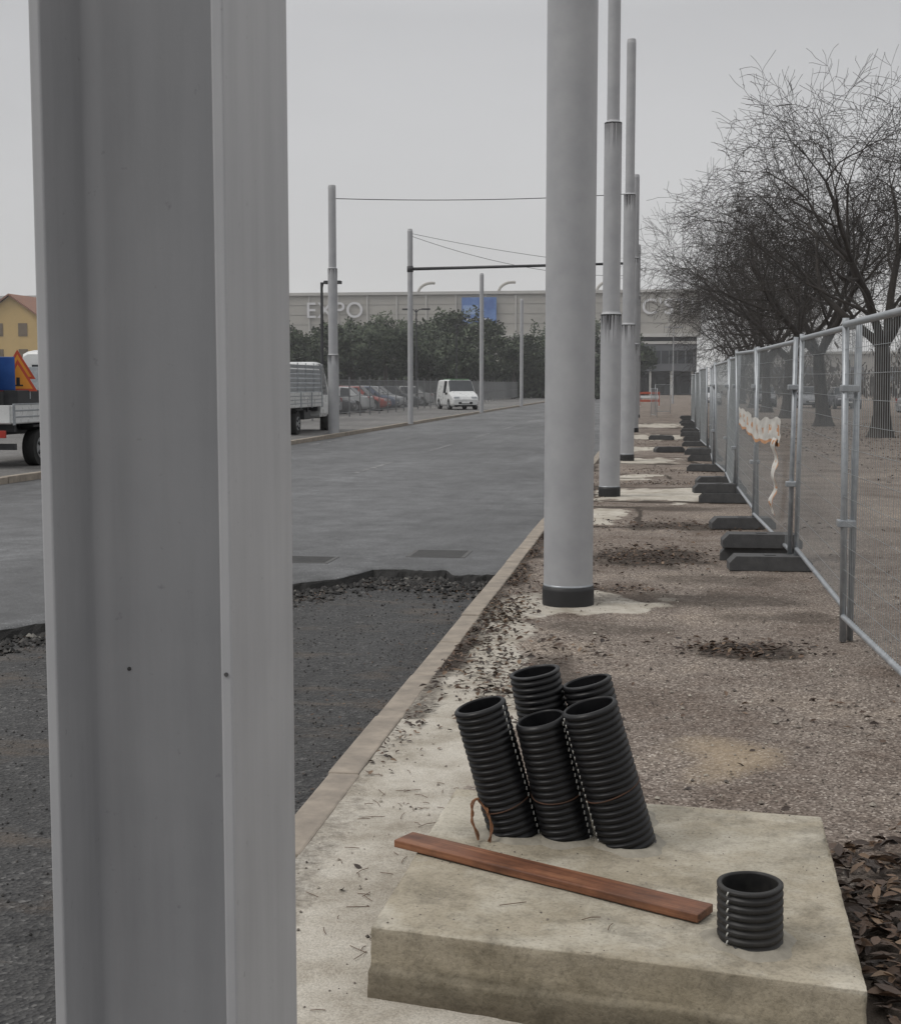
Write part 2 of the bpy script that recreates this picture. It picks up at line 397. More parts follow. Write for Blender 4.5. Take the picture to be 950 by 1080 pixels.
pipe((-.062,4.27,.19),(-.190,4.23,.65), R=.087, string=math.pi*1.12, ring=.2, seed=3)
pipe((-.29,4.54,.19),(-.385,4.51,.695), string=None, seed=4)
pipe((-.085,4.51,.19),(-.212,4.50,.67), R=.085, string=None, seed=5)
pipe((.265,3.54,.19),(.260,3.54,.362), R=.087, string=math.pi*1.25, seed=6, dusty=1)
# cement collars at pipe bases
g = Geo()
for (x, y) in ((-.425,4.32),(-.255,4.31),(-.062,4.27),(.265,3.54),(-.29,4.54),(-.085,4.51)):
    pr = [(.135,.199),(.118,.204),(.104,.210),(.092,.214),(.07,.21)]
    g.lathe(pr, 30, 0, x, y, fn=lambda t, z: .10*math.sin(3*t+x*20)+.05*math.sin(7*t+y*9))
g.build('mortar', [mat('mortar_grey', (.32,.295,.245), (.17,.155,.125), 14, .9, 0, .5, .004)])
# twine
g = Geo(); pts = []
for i in range(34):
    t = i/33; pts.append((-.535-.028*math.sin(t*5.2)+.012*t, 4.235-.02*math.cos(t*6), .208+.115*max(0, math.sin(t*math.pi))**1.1+.006*math.sin(t*17)))
g.path(pts, .0036, 6); pts2 = [(p[0]+.006*math.sin(i*.9), p[1]+.005*math.cos(i*.9), p[2]+.003) for i, p in enumerate(pts)]; g.path(pts2, .0026, 6)
g.build('twine', [mat('twine_orange', (.22,.10,.045), (.13,.06,.03), 40, .85, 0, .3)])

# plank
def wood():
    m, nt, b = newmat('plank_wood'); L = nt.links; v = coords(nt, (1.2, 26, 26))
    n = noise_n(nt, 2.5, 7, .7, v); r = ramp(nt, [(.28,(.055,.018,.009)),(.48,(.17,.066,.031)),(.72,(.28,.13,.066))]); L.new(n.outputs['Fac'], r.inputs[0])
    n2 = noise_n(nt, 6, 6, .7, coords(nt)); r2 = ramp(nt, [(.35,.55),(.6,1.05)]); L.new(n2.outputs['Fac'], r2.inputs[0])
    L.new(mixc(nt, 1., r.outputs[0], r2.outputs[0], 'MULTIPLY'), b.inputs['Base Color']); b.inputs['Roughness'].default_value = .55
    bump(nt, b, n.outputs['Fac'], .5, .002); return m
g = Geo(); a = Vector((-.765,4.15)); c = Vector((.155,3.67)); L_ = (c-a).length; N = 24
for i in range(N+1):
    x = L_*i/N; s = .003*math.sin(i*.5)
    g.v += [(x, -.048+s*.3, 0), (x, .048+s*.4, 0), (x, .048+s*.4, .024), (x, -.048+s*.3, .024)]
for i in range(N):
    o = i*4
    for k in range(4): g.face((o+k, o+(k+1)%4, o+4+(k+1)%4, o+4+k))
g.face((3,2,1,0)); o = N*4; g.face((o,o+1,o+2,o+3))
ang = math.atan2(c.y-a.y, c.x-a.x)
pl = g.build('wooden_plank', [wood()], loc=(a.x, a.y, .209), rot=(D(0.6), 0, ang), bevel=.003)

# ---------------------------------------------------------------- H-section steel column
def hbeam():
    xr, y1, h, bb, tf, tw, r = -.412, 1.30, .196, .235, .012, .009, .019
    xl = xr-h; ym = y1+bb/2; ya, yb = y1, y1+bb; wa, wb = ym-tw/2, ym+tw/2
    pts = []
    def arc(cx, cy, a0, a1):
        for i in range(9):
            t = D(a0+(a1-a0)*i/8); pts.append((cx+r*math.cos(t), cy+r*math.sin(t)))
    pts += [(xl,ya),(xl+tf,ya)]
    arc(xl+tf+r, wa-r, 180, 90)
    arc(xr-tf-r, wa-r, 90, 0)
    pts += [(xr-tf,ya),(xr,ya),(xr,yb),(xr-tf,yb)]
    arc(xr-tf-r, wb+r, 0, -90)
    arc(xl+tf+r, wb+r, -90, -180)
    pts += [(xl+tf,yb),(xl,yb)]
    e = empty('steel_h_column')
    g = Geo(); n = len(pts); zs = [.02+i*.25 for i in range(26)]
    for z in zs: g.v += [(p[0]+.0006*nz(z, i, 1.7), p[1]+.0006*nz(z, i, 1.3, 4), z) for i, p in enumerate(pts)]
    for k in range(len(zs)-1):
        for i in range(n):
            j = (i+1) % n; g.face((k*n+i, k*n+j, (k+1)*n+j, (k+1)*n+i), 0, False)
    o = g.build('beam', [M_steel], e); 
    for p in o.data.polygons: p.use_smooth = True
    bv = o.modifiers.new('b', 'BEVEL'); bv.width = .0024; bv.segments = 3; bv.limit_method = 'ANGLE'; bv.angle_limit = D(60); bv.harden_normals = True
    g = Geo(); g.box(xl-.08, xr+.08, ya-.08, yb+.08, .012, .04); g.build('base_plate', [M_steel], e, bevel=.003)
    g = Geo()
    for bx in (xl-.04, xr+.04):
        for by in (ya-.04, yb+.04): g.tube((bx,by,.04),(bx,by,.09),.012,.012,8,0,True); g.tube((bx,by,.041),(bx,by,.06),.022,.022,6,0,True)
    g.build('anchor_bolts', [M_galv], e)
    g = Geo()
    g.tube((-.564,ym-tw/2-.0012,1.34),(-.564,ym-tw/2+.001,1.34),.0022,.0022,10,0,True)
    g.tube((xr-.006,ya-.0012,1.362),(xr-.006,ya+.002,1.362),.0022,.0022,10,0,True)
    g.build('drilled_holes', [M_foot], e)
hbeam()

# ---------------------------------------------------------------- steel poles
def pole(x, y, prof, nseg=48, band=.16, name='steel_pole', m=M_pole):
    e = empty(name, (x, y, 0)); g = Geo(); P = []; rings = []
    for i, (z, r) in enumerate(prof):
        if i and prof[i-1][1] - r > .004:
            rp = prof[i-1][1]; P += [(rp, z-.02), (rp*.995, z-.004), (rp*.97, z), (r*1.06, z+.022), (r*1.01, z+.03), (r, z+.04), (r, z+.055)]
        else: P.append((r, z))
    P2 = [P[0]]
    for (r0, z0), (r1, z1) in zip(P, P[1:]):
        if z1-z0 > .8:
            k = int((z1-z0)/.4)
            for q in range(1, k): P2.append((r0+(r1-r0)*q/k, z0+(z1-z0)*q/k))
        P2.append((r1, z1))
    P = P2
    r, z = P[-1][0], P[-1][1]; P += [(r*.9, z+.02), (.001, z+.03)]
    g.lathe(P, nseg); g.build('shaft', [m], e)
    if band:
        r0 = prof[0][1]; g = Geo(); g.lathe([(r0+.010,-.05),(r0+.010,band-.03),(r0+.006,band),(r0-.002,band+.004)], nseg); g.build('bitumen_sleeve', [M_black], e)
        g = Geo(); g.lathe([(r0+.003,band+.003),(r0+.003,band+.014),(r0-.001,band+.016)], nseg); g.build('sleeve_ring', [M_galv], e)
    return e
pole(-.62, 10.15, [(-.1,.182),(5.0,.182),(5.0,.15),(7.2,.15),(7.2,.115),(8.9,.11)], 96)
pole(-.64, 20.1, [(-.1,.15),(2.65,.15),(2.65,.125),(5.35,.125),(5.35,.09),(9.0,.085)], 64)
pole(-.58, 29.5, [(-.1,.15),(2.9,.15),(2.9,.125),(5.6,.125),(5.6,.095),(8.7,.09)])
pole(-.74, 47.5, [(-.1,.19),(3.0,.19),(3.0,.16),(5.9,.16),(5.9,.13),(8.6,.12)])
pole(-.9, 68, [(-.1,.17),(3.0,.17),(3.0,.15),(5.9,.15),(5.9,.12),(8.3,.11)])
pole(-10.45, 44.3, [(0,.18),(2.6,.18),(2.6,.155),(5.4,.155),(5.4,.125),(8.0,.12)], band=0)
pole(-10.0, 56.2, [(0,.11),(7.9,.09)], 24, band=0)
pole(-9.9, 79, [(0,.12),(7.9,.09)], 24, band=0)
pole(-9.9, 103, [(0,.13),(7.9,.10)], 24, band=0)
def wire(name, a, b, sag=.3, r=.012, n=16, m=None):
    g = Geo(); a = Vector(a); b = Vector(b); pts = []
    for i in range(n+1):
        t = i/n; p = a.lerp(b, t); p.z -= sag*4*t*(1-t); pts.append(p)
    g.path(pts, r, 4); return g.build(name, [m or M_dark])
wire('span_wire', (-10.45,44.3,7.65), (-.74,47.5,8.05), .12, .013)
wire('span_wire', (-10,56.2,7.7), (-.9,68,6.9), .5, .010)
wire('span_wire', (-10,56.2,7.8), (-2.4,56.4,6.5), .1, .009)
e = empty('mast_arm', (-10.0,56.2,6.35)); g = Geo(); g.tube((0,0,0),(9.0,.2,.14),.065,.05,12,0,True); g.tube((0,0,-.12),(0,0,.12),.13,.13,12,0,True); g.build('arm', [M_dark], e)

# ---------------------------------------------------------------- street lamps
def lamp(x, y, h, double=False, m=M_dark, arm=1.0, rz=0):
    e = empty('street_lamp', (x, y, 0), rz); g = Geo(); g.tube((0,0,0),(0,0,h),.07,.045,10); 
    for s in ((1,-1) if double else (1,)):
        g.path([(0,0,h-.25),(s*arm*.4,0,h-.05),(s*arm,0,h)], .035, 8); g.box(min(s*arm, s*(arm+.6)), max(s*arm, s*(arm+.6)), -.14, .14, h-.06, h+.05, 0)
    g.tube((0,0,0),(0,0,.6),.11,.09,10); g.build('lamp_post', [m], e, bevel=.01)
lamp(-11.6, 47.5, 5.2, m=M_dark, arm=.1)
lamp(-17, 98, 7.0, True, arm=.4); lamp(-13.8, 96, 5.8, arm=.2); lamp(1.5, 120, 6.5, True, M_pole, .2)

# ---------------------------------------------------------------- fence
L_ = 3.46
def fence_mesh():
    g = Geo()
    for x in (.03, L_-.03): g.tube((x,0,.0),(x,0,2.04),.021,.021,10,0,True)
    g.tube((.03,0,2.0),(L_-.03,0,2.0),.021,.021,10,0); g.tube((.03,0,.16),(L_-.03,0,.16),.019,.019,10,0)
    n = 56
    for i in range(1, n):
        x = .03+(L_-.06)*i/n; g.tube((x,0,.16),(x,0,2.0),.0017,.0017,3,1)
    for i in range(1, 12):
        z = .16+1.84*i/12; g.tube((.03,.004,z),(L_-.03,.004,z),.0019,.0019,3,1)
    return g.mesh('fence_panel', [M_galv, M_wire])
FM = fence_mesh()
J = [(1.34,5.47),(1.2,8.92),(1.2,12.4),(1.12,15.88),(1.1,19.36),(1.16,22.84),(1.1,26.32),(1.2,29.8),(1.25,33.3),(1.2,36.8),(1.3,40.3),(1.4,43.8),(1.35,47.3),(1.5,50.8),(1.55,54.3),(1.5,57.8),(1.65,61.3),(1.7,64.8)]
rnd = random.Random(3)
for i, ((xa, ya), (xb, yb)) in enumerate(zip(J, J[1:])):
    a = math.atan2(yb-ya, xb-xa)
    inst('construction_fence_panel', FM, (xa+(.05 if i % 2 else 0), ya, .02), (D(rnd.uniform(-1.8, 1.8)), D(rnd.uniform(-.8,.3)) if i != 0 else D(0), a))
# clamps joining the panels
g = Geo()
for (x, y) in J[1:8]:
    for z in (.75, 1.6): g.box(x-.05, x+.06, y-.05, y+.05, z, z+.045)
g.build('fence_clamps', [M_galv], bevel=.006)
def foot(x, y, z, rz=0):
    g = Geo(); P = [(-.36,0),(.36,0),(.36,.07),(.30,.13),(-.30,.13),(-.36,.07)]
    for yy in (-.12, .12): g.v += [(p[0], yy, p[1]) for p in P]
    for i in range(6): j = (i+1) % 6; g.face((i, j, j+6, i+6))
    g.face((5,4,3,2,1,0)); g.face((6,7,8,9,10,11))
    g.box(-.05,.05,-.05,.05,.128,.137)
    g.build('fence_foot_block', [M_foot], loc=(x, y, z), rot=(0, 0, rz), bevel=.012)
foot(1.02, 12.35, .015, .05); foot(.98, 13.0, .015, -.06); foot(.99, 12.95, .145, .03)
for i, (x, y) in enumerate(J[3:]):
    foot(x-.12, y, .015, rnd.uniform(-.18, .18))
    if i % 3 == 1: foot(x-.2, y+.05, .145, rnd.uniform(-.1, .1))
foot(.35, 33.5, .02, .3); foot(.2, 41, .02, -.2)
# warning banner
M_bw = mat('banner_white', (.60,.585,.55), (.46,.445,.41), 4, .55, 0, .2); M_bo = mat('banner_orange', (.50,.27,.13), (.45,.20,.09), 4, .55, 0, .2)
def ribbon(pts, hw, vert=True):
    g = Geo(); n = len(pts); rr = random.Random(9)
    for i, p in enumerate(pts):
        for j in range(9):
            t = j/8-.5; fr = .014*noise.noise(Vector((i*.3, j*.5, 2)))
            off = Vector((0,0,t*2*hw*(1+.12*math.sin(i*.45)))) if vert else Vector((0, t*2*hw*(1-.3*i/n), 0))
            q = Vector(p)+off; g.v.append((q.x-.03+fr, q.y, q.z))
    for i in range(n-1):
        for j in range(8):
            m = 1 if j == 0 else 0
            if j in (3,4,5) and (i % 9) in (1,2,3) and rr.random() < .55: m = 1
            a = i*9+j; g.face((a, a+1, a+10, a+9), m, True)
    return g
pts = []
for i in range(71):
    t = i/70; y = 12.5+6.0*t; pts.append((1.13-.02*math.sin(t*3), y, 1.22+.015*math.sin(t*11)+.03*t-.06*math.sin(t*math.pi)))
e = empty('warning_banner'); g = ribbon(pts, .12); g.build('ribbon', [M_bw, M_bo], e)
pts = [(1.12-.02*math.sin(i*.5), 12.82+.06*math.sin(i*.25)+.006*i, 1.16-.72*i/34) for i in range(35)]
g = ribbon(pts, .22, vert=False); g.build('ribbon_tail', [M_bw, M_bo], e)

# ---------------------------------------------------------------- leaves, stones
def leafmat():
    m, nt, b = newmat('dead_leaf'); ge = nt.nodes.new('ShaderNodeNewGeometry')
    r = ramp(nt, [(0,(.022,.014,.010)),(.45,(.048,.030,.021)),(.8,(.10,.06,.038)),(1,(.18,.12,.075))]); nt.links.new(ge.outputs['Random Per Island'], r.inputs[0]); nt.links.new(r.outputs[0], b.inputs['Base Color']); b.inputs['Roughness'].default_value = .6; return m
ML = leafmat(); rnd = random.Random(11); g = Geo()
def leaf(x, y, z, s):
    a = rnd.uniform(0, 6.28); tilt = rnd.uniform(-.6, .6); R = Matrix.Rotation(a, 3, 'Z') @ Matrix.Rotation(tilt, 3, 'X') @ Matrix.Rotation(rnd.uniform(-.4, .4), 3, 'Y')
    c = rnd.uniform(.1, .5)*s; k = rnd.uniform(.3,.55); P = [(-1,0,0),(-.6,k*.7,c/s*.5),(-.1,k,c/s),(.5,k*.7,c/s*.8),(1,0,.15),(.45,-k*.8,c/s*.7),(-.1,-k*.9,c/s*.9),(-.6,-k*.6,c/s*.4)]
    o = len(g.v)
    for p in P:
        q = R @ Vector(p)*s*.5; g.v.append((x+q.x, y+q.y, z+q.z+s*.10))
    g.face((o,o+4,o+3,o+2,o+1)); g.face((o,o+7,o+6,o+5,o+4))
def H(x, y): return gh(x, y) if -1.2 < x < 3.3 and 1.2 < y < 75 else -.012
for _ in range(3000):
    x = rnd.gauss(1.0, .28); y = rnd.uniform(2.6, 4.7+.35*rnd.random())
    if y > 4.5: x += .12
    if x < .60 and 3.2 < y < 4.8: x = .60+abs(rnd.gauss(0, .12))
    leaf(x, y, H(x, y)+rnd.uniform(0, .07)*max(0, 1-abs(x-.95)*2), rnd.uniform(.03, .08))
for _ in range(3400):
    y = 5.3+13*rnd.random()**.75; d = noise.noise(Vector((y*.9, 3, 1))); 
    if d < -.1 and rnd.random() < .75: continue
    if y < 7 and rnd.random() < .5: continue
    x = -1.19+abs(rnd.gauss(0, .05+.07*max(0, d)+.03*(y > 8))); leaf(x, y, H(x, y)+rnd.uniform(0, .012), rnd.uniform(.012, .042))
for (cx, cy, sx, sy, n_) in ((-.05,13.1,.42,.45,800),(.55,8.5,.22,.16,320),(-.82,7.4,.13,.45,380),(-1.0,9.3,.1,.8,420),(-.4,10.9,.3,.15,160),(.35,16,.7,.4,450),(.2,22.8,.6,.25,300),(-.95,19,.15,2.5,300),(.1,26,.8,.7,300),(.1,38,.7,2,300),(.9,6.9,.3,.25,40),(-.5,8.3,.2,.3,90)):
    for _ in range(n_):
        x = rnd.gauss(cx, sx); y = rnd.gauss(cy, sy)
        if x > -1.2: leaf(x, y, H(x, y)+rnd.uniform(0, .02), rnd.uniform(.025, .06))
for _ in range(330):
    x = rnd.uniform(-1.15, 3); y = 2.5+rnd.random()*14
    if -.78 < x < .62 and 3.2 < y < 4.85: continue
    leaf(x, y, H(x, y), rnd.uniform(.015, .045))
for _ in range(3000):
    x = rnd.gauss(7, 2.5); y = rnd.uniform(14, 60)
    if x > 3.6: leaf(x, y, -.01, rnd.uniform(.05, .1))
for _ in range(1500):
    x = rnd.uniform(-6, -1.4); y = edgeY(x)-.15-abs(rnd.gauss(0, .5)); leaf(x, y, rh(x, y), rnd.uniform(.02, .05))
for _ in range(500):
    x = rnd.uniform(-1.9, -1.36); y = rnd.uniform(5, 12); 
    if rnd.random() < .5: x = -1.36-abs(rnd.gauss(0,.06))
    leaf(x, y, rh(x, y), rnd.uniform(.012, .03))
g.build('fallen_leaves', [ML])
g = Geo()
def stone(x, y, z, s):
    o = len(g.v); P = [(1,0,0),(-1,0,0),(0,1,0),(0,-1,0),(0,0,.8),(0,0,-.6)]
    R = Matrix.Rotation(rnd.uniform(0, 6.28), 3, 'Z')
    for p in P:
        q = R @ (Vector(p)*s*.5*rnd.uniform(.7, 1.15)); g.v.append((x+q.x, y+q.y, z+q.z+s*.2))
    for f in ((0,2,4),(2,1,4),(1,3,4),(3,0,4),(2,0,5),(1,2,5),(3,1,5),(0,3,5)): g.face(tuple(o+i for i in f))
for _ in range(5600):
    x = rnd.uniform(-1.18, 2.6); y = 2.6+10*rnd.random()**1.3
    if -.78 < x < .64 and 3.2 < y < 4.85: continue
    if x < -.7 and y < 7 and rnd.random() < .7: continue
    stone(x, y, H(x, y), rnd.uniform(.005, .016) if rnd.random() < .97 else rnd.uniform(.018, .035))
ms, nt, b = newmat('stone'); ge = nt.nodes.new('ShaderNodeNewGeometry'); r = ramp(nt, [(0,(.06,.052,.046)),(.6,(.20,.175,.15)),(1,(.44,.41,.35))]); nt.links.new(ge.outputs['Random Per Island'], r.inputs[0]); nt.links.new(r.outputs[0], b.inputs['Base Color']); b.inputs['Roughness'].default_value = .9
g.build('gravel', [ms])
g = Geo()
for _ in range(3200):
    x = rnd.uniform(-5, -1.36); y = rnd.uniform(4, 12); 
    if y < edgeY(x)-.05: stone(x, y, rh(x, y), rnd.uniform(.006, .018))
for _ in range(2200):
    x = rnd.uniform(-6, -1.36); y = edgeY(x)-.06-abs(rnd.gauss(0, .45)); stone(x, y, rh(x, y), rnd.uniform(.015, .07))
md, nt, b = newmat('asphalt_crumbs'); ge = nt.nodes.new('ShaderNodeNewGeometry'); r = ramp(nt, [(0,(.012,.012,.012)),(.75,(.045,.043,.041)),(.95,(.09,.085,.08)),(1,(.2,.19,.17))]); nt.links.new(ge.outputs['Random Per Island'], r.inputs[0]); nt.links.new(r.outputs[0], b.inputs['Base Color']); b.inputs['Roughness'].default_value = .9
g.build('asphalt_rubble', [md])
g = Geo()
for _ in range(60):
    x = rnd.uniform(-1.12, -.78); y = rnd.uniform(3.0, 5.6)
    if rnd.random() < .08: x = rnd.uniform(-.5, .5); y = rnd.uniform(3.45, 4.0)
    z = H(x, y)+.004 if x < -.75 else .207; a = rnd.uniform(0, 6.28); l = rnd.uniform(.02, .09)
    m_ = (x+l*.5*math.cos(a+.12), y+l*.5*math.sin(a+.12), z+.002); g.path([(x, y, z), m_, (x+l*math.cos(a), y+l*math.sin(a), z)], .0012, 4)
g.build('twigs', [mat('twig', (.13,.075,.045), (.07,.04,.025), 30, .8)])
# crumbs of dirt and cement on top of the foundation block
g = Geo()
for _ in range(420):
    u, v2 = rnd.random(), rnd.random(); p = C[0]*(1-u)*(1-v2)+C[1]*u*(1-v2)+C[2]*u*v2+C[3]*(1-u)*v2
    stone(p.x*.97, 4.04+(p.y-4.04)*.97, .201, rnd.uniform(.003, .009))
g.build('cement_crumbs', [ms])

# ---------------------------------------------------------------- bare trees
M_bark = mat('bark', (.052,.045,.040), (.026,.022,.020), 6, .9, 0, .5, .01, bscale=30)
def tree_mesh(seed, maxd=6):
    rng = random.Random(seed); g = Geo()
    def rv(): return Vector((rng.gauss(0,1), rng.gauss(0,1), rng.gauss(0,1)))
    def grow(p, d, r, l, dep):
        n = 5 if dep in (1,2,3) else 4; sides = 9 if dep == 0 else (6 if dep < 3 else 3); rr = r
        for i in range(n):
            up = (0, .05, .06, .03, -.01, -.04, -.05)[dep]
            d = (d+rv()*(.04 if dep == 0 else (.10 if dep < 3 else .17))+Vector((0,0,up))).normalized()
            p2 = p+d*(l/n); r2 = max(.0058, rr*(.94 if dep == 0 else .90)); g.tube(p, p2, rr, r2, sides); p = p2; rr = r2
            if 0 < dep < maxd and i > 0 and rng.random() < (.5 if dep < 4 else .62):
                ax = d.cross(rv()).normalized(); nd = Matrix.Rotation(rng.uniform(.6, 1.15), 3, ax) @ d
                grow(p, nd, rr*.5, l*rng.uniform(.5, .74), dep+1)
        if dep < maxd:
            k = (5 if dep == 0 else (3 if dep == 1 else 2)); ph = rng.uniform(0, 6)
            for q in range(k):
                a = ph+q*6.283/k+rng.uniform(-.4, .4); u = d.orthogonal().normalized(); w = d.cross(u)
                ax = u*math.cos(a)+w*math.sin(a); nd = Matrix.Rotation(rng.uniform(.5, 1.1) if dep == 0 else rng.uniform(.3, .7), 3, ax) @ d
                grow(p, nd, rr*rng.uniform(.64, .78), l*(rng.uniform(.95, 1.15) if dep == 0 else rng.uniform(.66, .82)), dep+1)
    grow(Vector((0,0,-.1)), Vector((0,0,1)), .26, 2.6, 0)
    g.lathe([(.44,-.05),(.35,.1),(.28,.35),(.25,.6)], 12, fn=lambda t, z: .12*math.sin(5*t)*max(0, .5-z))
    me = g.mesh('bare_tree', [M_bark]); return me
TM = [tree_mesh(s) for s in (21, 5, 8)]
for i, (x, y, k, rz, sc) in enumerate(((7.0,44.5,0,.4,1.12),(10.4,34.5,1,2.0,1.05),(6.6,56,2,1.2,1.1),(6.4,69,1,4.0,1.12),(6.5,83,0,2.9,1.12),(6.8,98,2,5,1.1),(16,52,2,3,1.1),(17,72,0,1.7,1.1),(25,88,2,2.2,1.1),(7.2,118,0,.2,1.1))):
    inst('bare_tree', TM[k], (x, y, 0), (0,0,rz), sc)

# ---------------------------------------------------------------- pines
MP = [mat('pine_needles_dark', (.042,.055,.036), (.028,.038,.026), 1.5, .9, 0, 0), mat('pine_needles_light', (.080,.10,.062), (.055,.070,.044), 1.5, .9, 0, 0), M_bark]
def pine_mesh(seed, flat=.38, R=4.2, h=8.6):
    rng = random.Random(seed); g = Geo(); zc = h-R*flat*1.1
    g.tube((0,0,-.1),(.15,.1,zc-.8),.26,.18,8,2)
    for c in range(54):
        a = rng.uniform(0, 6.28); rr = R*math.sqrt(rng.random())*.95; zz = rng.uniform(-1, 1)
        c0 = Vector((rr*math.cos(a), rr*math.sin(a), zc+zz*R*flat*(max(0,1-(rr/R)**2))**.5+rng.uniform(-.5,.5))); cr = rng.uniform(.6, 1.2)
        if c % 3 == 0: g.tube((.1,.1,zc-1.4), c0, .08, .03, 4, 2)
        for _ in range(100):
            d = Vector((rng.gauss(0,1), rng.gauss(0,1), rng.gauss(0,.7))).normalized()*cr*rng.uniform(.45, 1.15)
            p = c0+d; s = rng.uniform(.08, .20); u = Vector((rng.gauss(0,1), rng.gauss(0,1), rng.gauss(0,1))).normalized(); w = u.orthogonal().normalized()
            m = 1 if (d.z > .1*cr and rng.random() < .7) or rng.random() < .15 else 0
            g.poly([p-u*s-w*s*.6, p+u*s-w*s*.5, p+u*s*.8+w*s*.6, p-u*s*.9+w*s*.5], m)
    return g.mesh('pine_tree', MP)
PM = [pine_mesh(1, .55, 4.0, 8.9), pine_mesh(2, .7, 3.6, 8.2), pine_mesh(3, .85, 3.2, 7.6)]
rnd = random.Random(5)
for i, (x, y) in enumerate(((-46,138),(-41,141),(-36.5,136),(-32,143),(-27.5,140),(-24,147),(-19.5,141),(-15.5,152),(-50,143),(-10,165),(-4,172),(-43.5,150),(-30,152),(-22,156),(-56,140),(-38.5,149),(-34,154),(-47,152),(-26,158),(-13,160))):
    sc = rnd.uniform(.82, 1.12); inst('pine_tree', PM[(i*2+i//3) % 3], (x, y, 0), (0,0,rnd.uniform(0,6)), (sc*rnd.uniform(.9,1.15), sc*1.05, sc))
g = Geo()
for _ in range(11000):
    x = rnd.uniform(-62, -5); y = 161+rnd.uniform(-1.5, 1.5); z = rnd.uniform(.1, 4.2+2.6*noise.noise(Vector((x*.22, 0, 0)))+1.2*noise.noise(Vector((x*.9, 0, 0)))); s = rnd.uniform(.12, .3)
    u = Vector((rnd.gauss(0,1), rnd.gauss(0,1), rnd.gauss(0,1))).normalized(); w = u.orthogonal(); p = Vector((x, y, z)); g.poly([p-u*s-w*s, p+u*s-w*s, p+u*s+w*s, p-u*s+w*s], rnd.randint(0, 1))
g.build('hedge', MP)
MTW = mat('distant_twigs', (.13,.115,.10), (.08,.07,.062), .3, .95, 0, 0)  # lighter than the bark: distance haze mixed into the colour
g = Geo()
for _ in range(9000):
    x = rnd.uniform(9, 120); y = 150+rnd.uniform(-4, 4); z = abs(rnd.gauss(0, 1))*(2.4+1.2*noise.noise(Vector((x*.12, 2, 0))))*.9+.2; s = rnd.uniform(.1, .5)
    u = Vector((rnd.gauss(0,.5), rnd.gauss(0,.5), 1)).normalized(); w = u.orthogonal()*.25; p = Vector((x, y, z)); g.poly([p-u*s-w*s, p+u*s-w*s, p+u*s+w*s, p-u*s+w*s], 0)
g.build('distant_trees', [MTW])

# ---------------------------------------------------------------- exhibition hall
MH = mat('hall_cladding', (.40,.385,.355), (.335,.325,.305), .25, .8, 0, 0); MH2 = mat('hall_trim', (.46,.45,.43), (.40,.395,.38), .5, .7, 0, 0)
MH3 = mat('hall_grey_and_shade', (.12,.125,.135), (.08,.085,.095), .3, .5, 0, 0); MHs = mat('hall_sign_letters', (.62,.62,.63), (.56,.56,.58), 1, .6, 0, 0)  # dark grey parts; on the recess under the upper hall, painted shade
MH4 = mat('hall_groove', (.27,.26,.245), (.24,.23,.22), .3, .8, 0, 0)
e = empty('exhibition_hall', (0, 210, 0)); g = Geo()
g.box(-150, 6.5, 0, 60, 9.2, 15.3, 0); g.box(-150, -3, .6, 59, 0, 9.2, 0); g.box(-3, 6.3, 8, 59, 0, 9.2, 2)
x = -150
while x < 6.5: g.box(x, x+.22, -.18, 0, 9.2, 15.3, 1); x += 4.6
g.box(-150.3, 6.8, -.35, 60, 15.3, 15.75, 1); g.box(-150, 6.6, -.28, 0, 8.7, 9.2, 1)
for z in (10.8, 12.3, 13.8): g.box(-150, 6.5, -.04, 0, z, z+.07, 3)
g.build('walls', [MH, MH2, MH3, MH4], e)
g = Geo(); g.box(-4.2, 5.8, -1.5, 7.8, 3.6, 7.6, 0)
for k in range(8): g.box(-3.9+k*1.2, -2.9+k*1.2, -1.56, -1.5, 4.7, 6.6, 1)
g.box(-4.4, 6, -1.7, 7.8, 7.6, 8.0, 2); 
for k in range(4): g.box(-4+k*3.1, -3.7+k*3.1, -1.3, -1, 0, 3.6, 2)
for k in range(5): g.box(-3.6+k*1.9, -2.4+k*1.9, 7.9, 8.0, .2, 2.9, 1)
g.build('entrance_block', [MH3, M_glass, MH2], e)
def letters(txt, x, z, size, parent):
    cu = bpy.data.curves.new('letters', 'FONT'); cu.body = txt; cu.size = size; cu.extrude = .04; cu.offset = .02; cu.space_character = 1.1
    cu.materials.append(MHs); o = bpy.data.objects.new('letters', cu); S.collection.objects.link(o); o.parent = parent; o.location = (x, -.25, z); o.rotation_euler = (D(90), 0, 0)
letters('EXPO', -53.8, 11.9, 3.4, e); letters("C'STI", -2.2, 12.1, 3.3, e)
g = Geo(); g.box(-29.3, -24.0, -.6, -.4, 10.9, 14.8, 0); g.box(-29.1, -26.8, -.63, -.6, 12.2, 13.6, 1); g.box(-28.7, -25, -.63, -.6, 11.3, 11.6, 2)
g.build('banner', [mat('banner_blue', (.06,.12,.33), (.13,.24,.5), .6, .6, 0, 0), mat('banner_pale', (.3,.4,.58), (.15,.25,.5), 1.5, .6, 0, 0), MHs], e)
g = Geo()
for x in (-61, -36.5, -24, -9.0):
    pts = [(x+3.0*(1-math.cos(t*1.45)), 2.0, 15.5+1.7*math.sin(t*1.75)) for t in [i/12 for i in range(13)]]
    g.path(pts, .22, 8)
g.build('roof_ribs', [MH], e)

MB = mat('far_building', (.36,.34,.32), (.30,.29,.27), .2, .85, 0, 0)
e = empty('warehouse', (60, 230, 0)); g = Geo(); g.box(-45, 60, 0, 25, 0, 6.5, 0); g.box(-45.3, 60.3, -.3, 25.3, 6.5, 6.9, 1)
for k in range(17): g.box(-42+k*6, -38.8+k*6, -.05, 0, 2.2, 4.4, 2)
g.build('walls', [MB, MH2, MH3], e)
